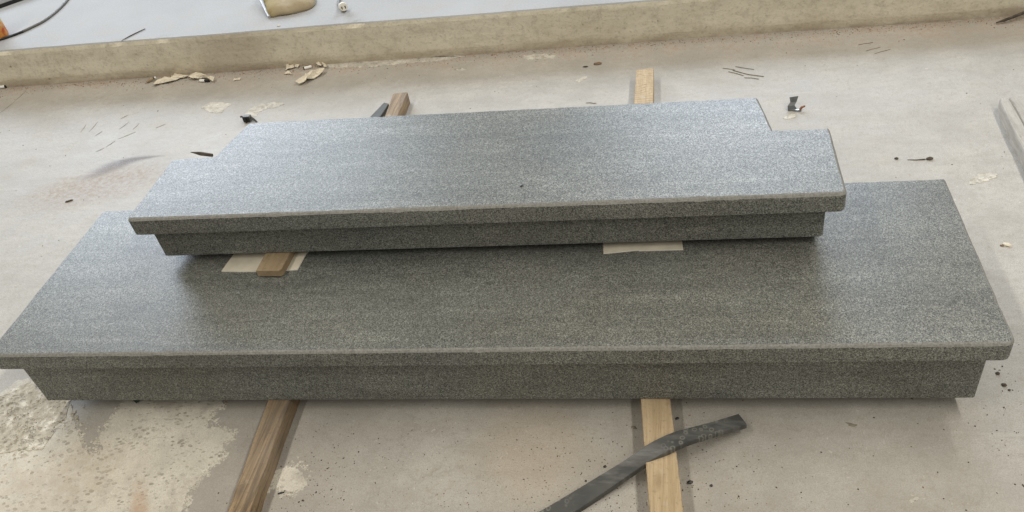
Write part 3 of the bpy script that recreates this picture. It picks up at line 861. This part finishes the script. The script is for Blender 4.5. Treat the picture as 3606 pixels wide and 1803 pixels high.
place_pebble('small pale crumb under the right end of the larger slab', (2.1770, 0.5132, 0.0000), 0.010, 1.4, 0.9, 0.4, 'paper', -0.5)
place_pebble('small brown crumb beside the pale one at the right edge', (2.1652, 0.5106, 0.0000), 0.005, 1.3, 0.8, 0.5, 'brown_grit', -0.4)
place_pebble('pale crumb on the dark shaded floor left of the pale timber', (1.3272, -0.0160, 0.0000), 0.0052, 1.2, 0.9, 0.5, 'straw', 0.2)
place_pebble('bright red chip at the foot of the step', (0.5006, 1.6429, 0.0000), 0.006, 0.8, 1.0, 0.8, 'red', 0.2)
place_pebble('white chip on the step face left of the middle', (0.0298, 1.6561, 0.1000)[:2] + (0.150,), 0.007, 1.4, 0.8, 0.4, 'paper', 0.2)
tail = tube([(2.0330, 0.8736, 0.0010), (2.0540, 0.8706, 0.0010), (2.0778, 0.8714, 0.0010)], [0.0006, 0.0012, 0.002], 5)
tag(link('twig', tail, M['dark']), 'thin dark thread joined to the dark blob at the right', 'twig', 'thin twigs on the floor')
hole = crust([(0.012 * math.cos(q) * (1 + 0.5 * math.sin(3.3 * q)), 0.007 * math.sin(q) * (1 + 0.4 * math.cos(2.6 * q)), 0) for q in [k * 0.7 for k in range(9)]], 0.0006, 3.0, 0.004)
o = link('floor_pit', hole, M['straw'], floor)
o.location = (1.7458, -0.0067, 0.0000)

def twig(label, pts, r=0.0012, mat='straw'):
    r = r if isinstance(r, list) else r * 0.8
    pts = [tuple(p) for p in pts]
    if len(pts) == 2:
        a_, b_ = Vector(pts[0]), Vector(pts[1])
        pts = [a_, a_.lerp(b_, 0.4) + Vector((0.0012, 0.0016, 0)), a_.lerp(b_, 0.75) + Vector((-0.0006, -0.001, 0)), b_]
    tag(link('twig', tube(pts, r, 5), M[mat]), label, 'twig', 'thin twigs on the floor')
twig('thin twig behind the slabs at the right, uppermost of a sheaf of five', [(1.6223, 1.4377, 0.0015), (1.6526, 1.4226, 0.0015), (1.6793, 1.4118, 0.0015)])
twig('thin twig behind the slabs at the right, leftmost of a sheaf of five', [(1.5814, 1.4314, 0.0015), (1.5990, 1.4254, 0.0015), (1.6182, 1.4174, 0.0015)])
twig('thin twig behind the slabs at the right, longest of a sheaf of five', [(1.6118, 1.4144, 0.0015), (1.6583, 1.3809, 0.0015), (1.7050, 1.3625, 0.0015)], 0.0015)
twig('thin twig behind the slabs at the right, lower left of a sheaf of five', [(1.5979, 1.4067, 0.0015), (1.6211, 1.3927, 0.0015), (1.6429, 1.3754, 0.0015)])
twig('thin twig behind the slabs at the right, lowest of a sheaf of five', [(1.6437, 1.3624, 0.0015), (1.6653, 1.3581, 0.0015), (1.6880, 1.3482, 0.0015)])
twig('dark thin stick lying on the raised platform near its edge', [(-0.5654, 1.6196, 0.1525), (-0.5514, 1.6517, 0.1525), (-0.5395, 1.6731, 0.1525), (-0.5165, 1.7095, 0.1525)], [0.001, 0.002, 0.002, 0.0015], 'dark')
for k, (a, b) in enumerate((((3022,158),(3074,149)), ((3050,179),(3100,166)), ((3080,189),(3135,173)))):
    twig(('upper', 'middle', 'lower')[k] + ' of three faint parallel straws near the step at the right', [(2.0196, 1.5352, 0.0010), (2.0677, 1.5466, 0.0010)] if k == 0 else ([(2.0367, 1.4915, 0.0010), (2.0839, 1.5106, 0.0010)] if k == 1 else [(2.0588, 1.4692, 0.0010), (2.1111, 1.4932, 0.0010)]), 0.0008, 'brown_grit')
twig('dark splinter poking out at the left notch of the smaller slab', [(0.1513, 0.7078, 0.2350), (0.1796, 0.7033, 0.2320), (0.2147, 0.6985, 0.2280)], [0.0008, 0.0055, 0.0045], 'dark')
twig('short dark straw in front of the pale timber end', [(1.1488, 1.2584, 0.0015), (1.1814, 1.2533, 0.0015)], 0.0012)
twig('pale wood sliver peeling from the front of the pale timber', [(1.3588, -0.2061, 0.0360), (1.3618, -0.2157, 0.0330), (1.3641, -0.2250, 0.0260)], 0.0012, 'wood_end_pale')
# scratches in the concrete to the left
bm = bmesh.new()
for a, b in (((-0.4883, 1.3222, 0.0004), (-0.4719, 1.3470, 0.0004)), ((-0.4564, 1.2511, 0.0004), (-0.4442, 1.2993, 0.0004)), ((-0.4031, 1.2462, 0.0004), (-0.3990, 1.2840, 0.0004)), ((-0.3189, 1.2458, 0.0004), (-0.2930, 1.2705, 0.0004)),
             ((-0.5989, 1.2459, 0.0004), (-0.6066, 1.2960, 0.0004)), ((-0.5671, 1.2466, 0.0004), (-0.5693, 1.3112, 0.0004)), ((-0.5279, 1.2162, 0.0004), (-0.5164, 1.2439, 0.0004)), ((-0.4277, 1.1864, 0.0004), (-0.3835, 1.2284, 0.0004)),
             ((-0.4475, 1.1398, 0.0004), (-0.4328, 1.1764, 0.0004)), ((-0.4700, 1.1128, 0.0004), (-0.4499, 1.1366, 0.0004)), ((-1.0180, 1.4123, 0.0004), (-1.0115, 1.4927, 0.0004)), ((-1.0115, 1.4927, 0.0004), (-1.0152, 1.5816, 0.0004))):
    tube([a, Vector(a).lerp(Vector(b), 0.5) + Vector((0.002, 0, 0)), b], [0.0003, 0.0009, 0.0003], 4, bm)
o = link('scratches', bm, M['straw'], floor)
o['kind'] = 'stuff'

# ------------------------------------------------------------------ litter at the foot of the step
def scrap(outline, hgt, seed, base=0.0):
    """torn, crumpled paper: outline in world metres, ridged up to hgt"""
    P = [Vector((p[0], p[1])) for p in outline]
    c = sum(P, Vector((0, 0))) / len(P)
    bm = bmesh.new()
    rings = []
    for k, f in enumerate((1.0, 0.72, 0.42)):
        r = []
        for p in P:
            v = c.lerp(p, f)
            z = base + 0.0012 + hgt * (0.12 + abs(wob(v.x, v.y, seed, 75)) * 1.3 + 0.35 * (1 - f))
            r.append(bm.verts.new((v.x + 0.004 * wob(v.x, v.y, seed + 2, 60), v.y + 0.004 * wob(v.x, v.y, seed + 4, 60), z)))
        rings.append(r)
    n = len(P)
    for a, b in zip(rings, rings[1:]):
        for i in range(n):
            bm.faces.new((a[i], a[(i + 1) % n], b[(i + 1) % n], b[i]))
    t = bm.verts.new((c.x, c.y, base + hgt * 0.7))
    for i in range(n):
        bm.faces.new((rings[-1][i], rings[-1][(i + 1) % n], t))
    g = bmesh.ops.extrude_face_region(bm, geom=bm.faces[:])
    bmesh.ops.translate(bm, verts=[v for v in g['geom'] if isinstance(v, bmesh.types.BMVert)], vec=(0, 0, 0.0008))
    return bm
def scrap_obj(label, outline, hgt, seed):
    tag(link('paper_scrap', scrap(outline, hgt, seed), M['paper']), label, 'paper scrap', 'torn paper scraps by the step')
scrap_obj('long torn strip of crumpled beige paper, leftmost of the scraps by the step', [(-0.4758, 1.5502, 0.0080), (-0.4681, 1.5789, 0.0080), (-0.4456, 1.5891, 0.0080), (-0.4233, 1.5951, 0.0080), (-0.4125, 1.6110, 0.0080), (-0.4162, 1.6289, 0.0080), (-0.3880, 1.6125, 0.0080), (-0.3614, 1.6093, 0.0080), (-0.3508, 1.5908, 0.0080), (-0.3813, 1.5880, 0.0080), (-0.3956, 1.5748, 0.0080), (-0.4207, 1.5607, 0.0080), (-0.4525, 1.5559, 0.0080), (-0.4642, 1.5405, 0.0080)], 0.016, 1)
scrap_obj('folded beige paper scrap arched behind a black and white butt', [(-0.3461, 1.5824, 0.0100), (-0.3460, 1.6124, 0.0100), (-0.3323, 1.6173, 0.0100), (-0.3107, 1.6147, 0.0100), (-0.2847, 1.5965, 0.0100), (-0.2627, 1.5768, 0.0100), (-0.2335, 1.5607, 0.0100), (-0.2306, 1.5436, 0.0100), (-0.2508, 1.5543, 0.0100), (-0.2753, 1.5698, 0.0100), (-0.2962, 1.5765, 0.0100), (-0.3112, 1.5698, 0.0100), (-0.3254, 1.5714, 0.0100)], 0.022, 2)
scrap_obj('small flat paper scrap between the two heaps of scraps', [(-0.1631, 1.5610, 0.0030), (-0.1509, 1.5638, 0.0030), (-0.1388, 1.5666, 0.0030), (-0.1358, 1.5537, 0.0030), (-0.1488, 1.5531, 0.0030), (-0.1578, 1.5479, 0.0030)], 0.005, 3)
scrap_obj('pointed paper scrap standing left of the white butt', [(0.0264, 1.5996, 0.0100), (0.0132, 1.6466, 0.0100), (0.0280, 1.6361, 0.0100), (0.0449, 1.6383, 0.0100), (0.0526, 1.6157, 0.0100), (0.0420, 1.6084, 0.0100), (0.0321, 1.6054, 0.0100)], 0.018, 4)
scrap_obj('small ragged paper scrap against the step, above the white butt', [(0.0541, 1.6241, 0.0100), (0.0471, 1.6511, 0.0100), (0.0625, 1.6514, 0.0100), (0.0702, 1.6351, 0.0100), (0.0648, 1.6185, 0.0100)], 0.014, 5)
scrap_obj('ragged pale paper scrap against the step, right of the white butt', [(0.1403, 1.6188, 0.0140), (0.1272, 1.6596, 0.0140), (0.1393, 1.6493, 0.0140), (0.1565, 1.6297, 0.0140), (0.1576, 1.6123, 0.0140), (0.1500, 1.6090, 0.0140)], 0.022, 6)
scrap_obj('curled paper scrap looped at the right end of the heap', [(0.1522, 1.6373, 0.0080), (0.1650, 1.6314, 0.0080), (0.1832, 1.6076, 0.0080), (0.1874, 1.5943, 0.0080), (0.1734, 1.6046, 0.0080), (0.1601, 1.6191, 0.0080)], 0.014, 7)
scrap_obj('largest torn paper scrap in front of the white butt', [(0.1039, 1.4905, 0.0090), (0.1093, 1.5184, 0.0090), (0.1215, 1.5458, 0.0090), (0.1353, 1.5692, 0.0090), (0.1546, 1.5627, 0.0090), (0.1661, 1.5739, 0.0090), (0.1857, 1.5799, 0.0090), (0.1850, 1.5549, 0.0090), (0.1705, 1.5400, 0.0090), (0.1597, 1.5207, 0.0090), (0.1445, 1.5021, 0.0090), (0.1347, 1.4870, 0.0090), (0.1185, 1.4848, 0.0090)], 0.022, 8)
scrap_obj('tiny pale paper scrap on the dust below the pointed scrap', [(0.0259, 1.5851, 0.0030), (0.0349, 1.5967, 0.0030), (0.0471, 1.5868, 0.0030), (0.0638, 1.5637, 0.0030), (0.0449, 1.5744, 0.0030), (0.0328, 1.5716, 0.0030)], 0.006, 9)

def butt(label, a, b, r, bands):
    a, b = Vector(a), Vector(b)
    o = thing('cigarette_butt', label, 'cigarette butt', tuple(a.lerp(b, 0.5) - Vector((0, 0, r))), 'butts by the step')
    for nm, f0, f1, mt in bands:
        part(nm, tube([a.lerp(b, f0), a.lerp(b, (f0 + f1) / 2), a.lerp(b, f1)], r, 10), M[mt], o)
    return o
butt('white butt with a black tip at the left edge of the photo', (-1.1552, 1.6046, 0.0060), (-1.1166, 1.6090, 0.0060), 0.0055, (('ash_end', 0.0, 0.25, 'dark'), ('paper_tube', 0.25, 0.86, 'white'), ('tip', 0.86, 1.0, 'black')))
butt('black and white butt in front of the arched paper scrap', (-0.2920, 1.5579, 0.0060), (-0.2543, 1.5536, 0.0060), 0.0050, (('paper_tube', 0.0, 0.54, 'white'), ('tip', 0.54, 1.0, 'black')))
butt('white butt with a dark end between the paper scraps', (0.0927, 1.6033, 0.0060), (0.1205, 1.6148, 0.0060), 0.0050, (('tip', 0.0, 0.14, 'dark'), ('paper_tube', 0.14, 1.0, 'white')))
butt('brown butt with a dark end pointing to the step', (-0.5130, 1.5728, 0.0060), (-0.4848, 1.5986, 0.0100), 0.0042, (('paper_tube', 0.0, 0.72, 'wood_block'), ('band', 0.72, 0.84, 'dark'), ('tip', 0.84, 1.0, 'white')))

# ------------------------------------------------------------------ bent metal piece right of the slabs
def bent_strip(pts, w, th, bm=None):
    bm = bm or bmesh.new()
    P = [Vector(p) for p in pts]
    rows = []
    for i, p in enumerate(P):
        d = (P[min(i + 1, len(P) - 1)] - P[max(0, i - 1)]).normalized()
        side = Vector((1, 0.15, 0)) if abs(d.z) > 0.4 else Vector((-d.y, d.x, 0)).normalized()
        ww = w[i] if isinstance(w, (list, tuple)) else w
        nn = d.cross(side).normalized()
        rows.append([bm.verts.new(v) for v in (p - side * ww - nn * th, p + side * ww - nn * th, p + side * ww + nn * th, p - side * ww + nn * th)])
    for a, b in zip(rows, rows[1:]):
        for k in range(4):
            bm.faces.new((a[k], a[(k + 1) % 4], b[(k + 1) % 4], b[k]))
    bm.faces.new(rows[0]); bm.faces.new(list(reversed(rows[-1])))
    return bm
mx, my, _ = (1.7681, 1.1542, 0.0000)
t = thing('metal_piece', 'twisted grey metal piece standing on the floor right of the smaller slab', 'metal piece', (mx, my, 0))
part('blade', bent_strip([(mx, my, 0.002), (mx - 0.004, my + 0.004, 0.013), (mx + 0.003, my + 0.010, 0.022), (mx + 0.004, my + 0.016, 0.036)], [0.013, 0.010, 0.009, 0.0125], 0.002), M['metal'], t)
part('foot', bent_strip([(mx - 0.013, my - 0.001, 0.0025), (mx, my - 0.002, 0.0025), (mx + 0.013, my - 0.006, 0.0025), (mx + 0.025, my - 0.008, 0.004)], [0.003, 0.004, 0.003, 0.003], 0.002), M['metal'], t)
part('rusty_end', bent_strip([(mx + 0.020, my - 0.007, 0.003), (mx + 0.026, my - 0.003, 0.010), (mx + 0.036, my + 0.002, 0.011)], [0.004, 0.003, 0.0015], 0.002), M['rust'], t)

# ------------------------------------------------------------------ small black clip behind the left end of the smaller slab
bx, by, _ = (0.0097, 1.2571, 0.0000)
t = thing('plastic_clip', 'small black plastic clip on the floor at the back left corner of the smaller slab', 'clip', (bx, by, 0))
part('housing', box_bm(bx - 0.012, bx + 0.014, by - 0.004, by + 0.014, 0.0, 0.020, 0.003), M['cable_grey'], t)
part('cover', box_bm(bx - 0.010, bx + 0.013, by - 0.008, by - 0.0045, 0.002, 0.022, 0.001), M['black'], t)
part('pin', tube([(bx - 0.012, by + 0.002, 0.018), (bx - 0.019, by + 0.001, 0.019)], 0.0032, 8), M['black'], t)
part('pin', tube([(bx + 0.001, by - 0.009, 0.016), (bx + 0.002, by - 0.013, 0.002)], 0.0022, 8), M['black'], t)
part('ramp', bent_strip([(bx + 0.010, by + 0.002, 0.016), (bx + 0.022, by - 0.002, 0.010), (bx + 0.036, by - 0.008, 0.002)], [0.009, 0.007, 0.003], 0.002), M['black'], t)
tag(link('plastic_shred', bent_strip([(0.2093, 0.0615, 0.0030), (0.2231, 0.0508, 0.0060), (0.2270, 0.0531, 0.0110)], 0.007, 0.001), M['green']), 'dark green plastic shred under the front edge of the larger slab', 'plastic shred')

# ------------------------------------------------------------------ things on the raised platform
PZ = 0.15
# cable with its black sleeve, running off at the left
cp = spline([(-1.1710, 1.6787, 0.1545), (-1.1134, 1.7013, 0.1545), (-1.0821, 1.7278, 0.1545), (-1.0539, 1.7599, 0.1545)], 6)
t = thing('cable', 'grey cable with a black end lying on the platform at the top left', 'cable', tuple(cp[0]))
part('sleeve', tube(cp, 0.0047, 8), M['black'], t, True)
part('sheath', tube(spline([(-1.0552, 1.7601, 0.1545), (-1.0354, 1.7989, 0.1545), (-1.0183, 1.8412, 0.1545), (-1.0128, 1.9043, 0.1545), (-1.0176, 1.9762, 0.1545), (-1.0307, 2.0490, 0.1545), (-1.0649, 2.1625, 0.1545)], 6), 0.0052, 8), M['cable_grey'], t, True)
# white plug on its cable
px_, py_, _ = (0.2512, 1.7416, 0.1500)
t = thing('power_plug', 'cream two pin plug on a grey flex on the platform', 'plug', (px_, py_, PZ))
pb = bmesh.new()
bmesh.ops.create_cone(pb, cap_ends=True, segments=16, radius1=0.017, radius2=0.015, depth=0.026)
bmesh.ops.bevel(pb, geom=pb.edges[:], offset=0.002, segments=2, affect='EDGES')
bmesh.ops.rotate(pb, verts=pb.verts[:], cent=(0, 0, 0), matrix=Matrix.Rotation(R(72), 3, 'X') )
bmesh.ops.rotate(pb, verts=pb.verts[:], cent=(0, 0, 0), matrix=Matrix.Rotation(R(28), 3, 'Z'))
bmesh.ops.translate(pb, verts=pb.verts[:], vec=(px_, py_, PZ + 0.017))
part('plug_body', pb, M['plug'], t, False)
for dx in (-0.006, 0.006):
    c, s = math.cos(R(28)), math.sin(R(28))
    part('socket_slot', box_bm(px_ + dx * c + 0.0127 * s - 0.0016, px_ + dx * c + 0.0127 * s + 0.0016, py_ + dx * s - 0.0152 * c, py_ + dx * s - 0.0122 * c, PZ + 0.012, PZ + 0.024), M['dark'], t)
part('flex', tube(spline([(px_ - 0.004, py_ + 0.010, PZ + 0.018)] + [(0.2459, 1.7350, 0.1620), (0.2164, 1.7901, 0.1545), (0.2052, 1.8314, 0.1545), (0.1908, 1.9020, 0.1545), (0.1497, 2.0014, 0.1545)], 6), 0.0048, 8), M['cable_grey'], t, True)
# yellow brown sacking at the top edge
def sack(outline, hgt):
    P = [Vector((p[0], p[1])) for p in outline]
    c = sum(P, Vector((0, 0))) / len(P)
    bm = bmesh.new()
    rings = []
    n = len(P) * 5
    prof = ((1.0, 0.0), (1.02, 0.25), (0.96, 0.6), (0.80, 0.88), (0.5, 1.0), (0.2, 0.98))
    loop = []
    for i in range(len(P)):
        p0, p1, p2, p3 = P[i - 1], P[i], P[(i + 1) % len(P)], P[(i + 2) % len(P)]
        for k in range(5):
            q = k / 5
            loop.append(0.5 * ((2 * p1) + (p2 - p0) * q + (2 * p0 - 5 * p1 + 4 * p2 - p3) * q * q + (3 * p1 - p0 - 3 * p2 + p3) * q ** 3))
    for f, h in prof:
        r = []
        for p in loop:
            v = c.lerp(p, f)
            r.append(bm.verts.new((v.x + 0.006 * wob(v.x, v.y, h, 30), v.y + 0.006 * wob(v.x, v.y, h + 3, 30), PZ + max(0.0, hgt * h * (1 + 0.45 * wob(v.x, v.y, 1, 18))))))
        rings.append(r)
    for a, b in zip(rings, rings[1:]):
        for i in range(n):
            bm.faces.new((a[i], a[(i + 1) % n], b[(i + 1) % n], b[i]))
    bm.faces.new(rings[-1])
    bm.faces.new(list(reversed(rings[0])))
    return bm
so = link('sack', sack([(-0.0395, 1.7445, 0.1500), (0.0079, 1.7419, 0.1500), (0.0591, 1.7529, 0.1500), (0.1012, 1.7751, 0.1500), (0.1129, 1.8171, 0.1500), (0.0753, 1.9195, 0.1500), (-0.0065, 2.0132, 0.1500), (-0.0997, 2.0435, 0.1500), (-0.1537, 2.0123, 0.1500), (-0.1004, 1.8723, 0.1500)], 0.035), M['sack'], None, (-0.0079, 1.8823, 0.1500), True)
tag(so, 'yellow and brown sacking heaped on the platform at the top edge', 'sack')
tag(link('metal_rod', tube([(-0.1330, 1.8977, 0.1750), (-0.0857, 1.8169, 0.1680), (-0.0540, 1.7634, 0.1600), (-0.0315, 1.7277, 0.1550)], 0.0055, 8), M['alu'], None), 'grey metal rod along the left side of the yellow sacking', 'rod')
# ribbed panel with a black rubber foot
A, Bq = Vector((-1.3465, 1.9933, 0.1500)), Vector((-1.2505, 2.1018, 0.1500))
d = (Bq - A).normalized(); nrm = Vector((-d.y, d.x, 0))
def slanted_box(a0, a1, b0, b1, z0, z1):
    bm = bmesh.new()
    v = [bm.verts.new(A + d * a + nrm * b + Vector((0, 0, z - A.z))) for z in (z0, z1) for b in (b0, b1) for a in (a0, a1)]
    for q in ((0, 2, 3, 1), (4, 5, 7, 6), (0, 1, 5, 4), (2, 6, 7, 3), (0, 4, 6, 2), (1, 3, 7, 5)):
        bm.faces.new([v[i] for i in q])
    return bm
t = thing('ribbed_panel', 'pale ribbed metal panel with a black edge at the top left corner', 'panel', tuple(A))
part('rubber_edge', slanted_box(-0.05, 0.42, 0.0, 0.012, PZ, PZ + 0.014), M['black'], t)
part('frame', slanted_box(-0.05, 0.42, 0.003, 0.020, PZ + 0.0145, PZ + 0.030), M['alu'], t)
part('back_plate', slanted_box(-0.05, 0.42, 0.021, 0.30, PZ + 0.004, PZ + 0.021), M['fin'], t)
r0 = None
for k in range(38):
    if r0 is None:
        r0 = part('rib', slanted_box(-0.05, -0.045, 0.022, 0.295, PZ + 0.0212, PZ + 0.029), M['fin'], t)
    else:
        c_ = r0.copy(); C.objects.link(c_); c_.parent = t
        c_.location = r0.location + d * (0.0122 * k)
# bottle at the left edge
ox, oy, _ = (-1.1423, 1.7264, 0.1500)
t = thing('bottle', 'plastic bottle with an orange red printed label at the left edge of the photo', 'bottle', (ox, oy, PZ))
def lathe(prof, seg=28):
    bm = bmesh.new()
    rs = [[bm.verts.new((ox + r * math.cos(2 * math.pi * k / seg), oy + r * math.sin(2 * math.pi * k / seg), PZ + z)) for k in range(seg)] for r, z in prof]
    for a, b in zip(rs, rs[1:]):
        for k in range(seg):
            bm.faces.new((a[k], a[(k + 1) % seg], b[(k + 1) % seg], b[k]))
    bm.faces.new(list(reversed(rs[0]))); bm.faces.new(rs[-1])
    return bm
part('body', lathe([(0.036, 0.0), (0.042, 0.004), (0.0435, 0.012), (0.0435, 0.115), (0.040, 0.132), (0.026, 0.150), (0.016, 0.158)]), M['label'], t, True)
part('cap', lathe([(0.0165, 0.1585), (0.0165, 0.180), (0.014, 0.183)]), M['white'], t, True)
# dark rod on the floor at the top right
tag(link('metal_rod', tube([(2.4645, 1.6219, 0.0050), (2.4912, 1.6238, 0.0120), (2.5228, 1.6333, 0.0180), (2.5895, 1.6714, 0.0220)], [0.002, 0.0045, 0.005, 0.005], 8), M['dark'], None), 'dark thin rod on the floor against the step at the top right', 'rod')
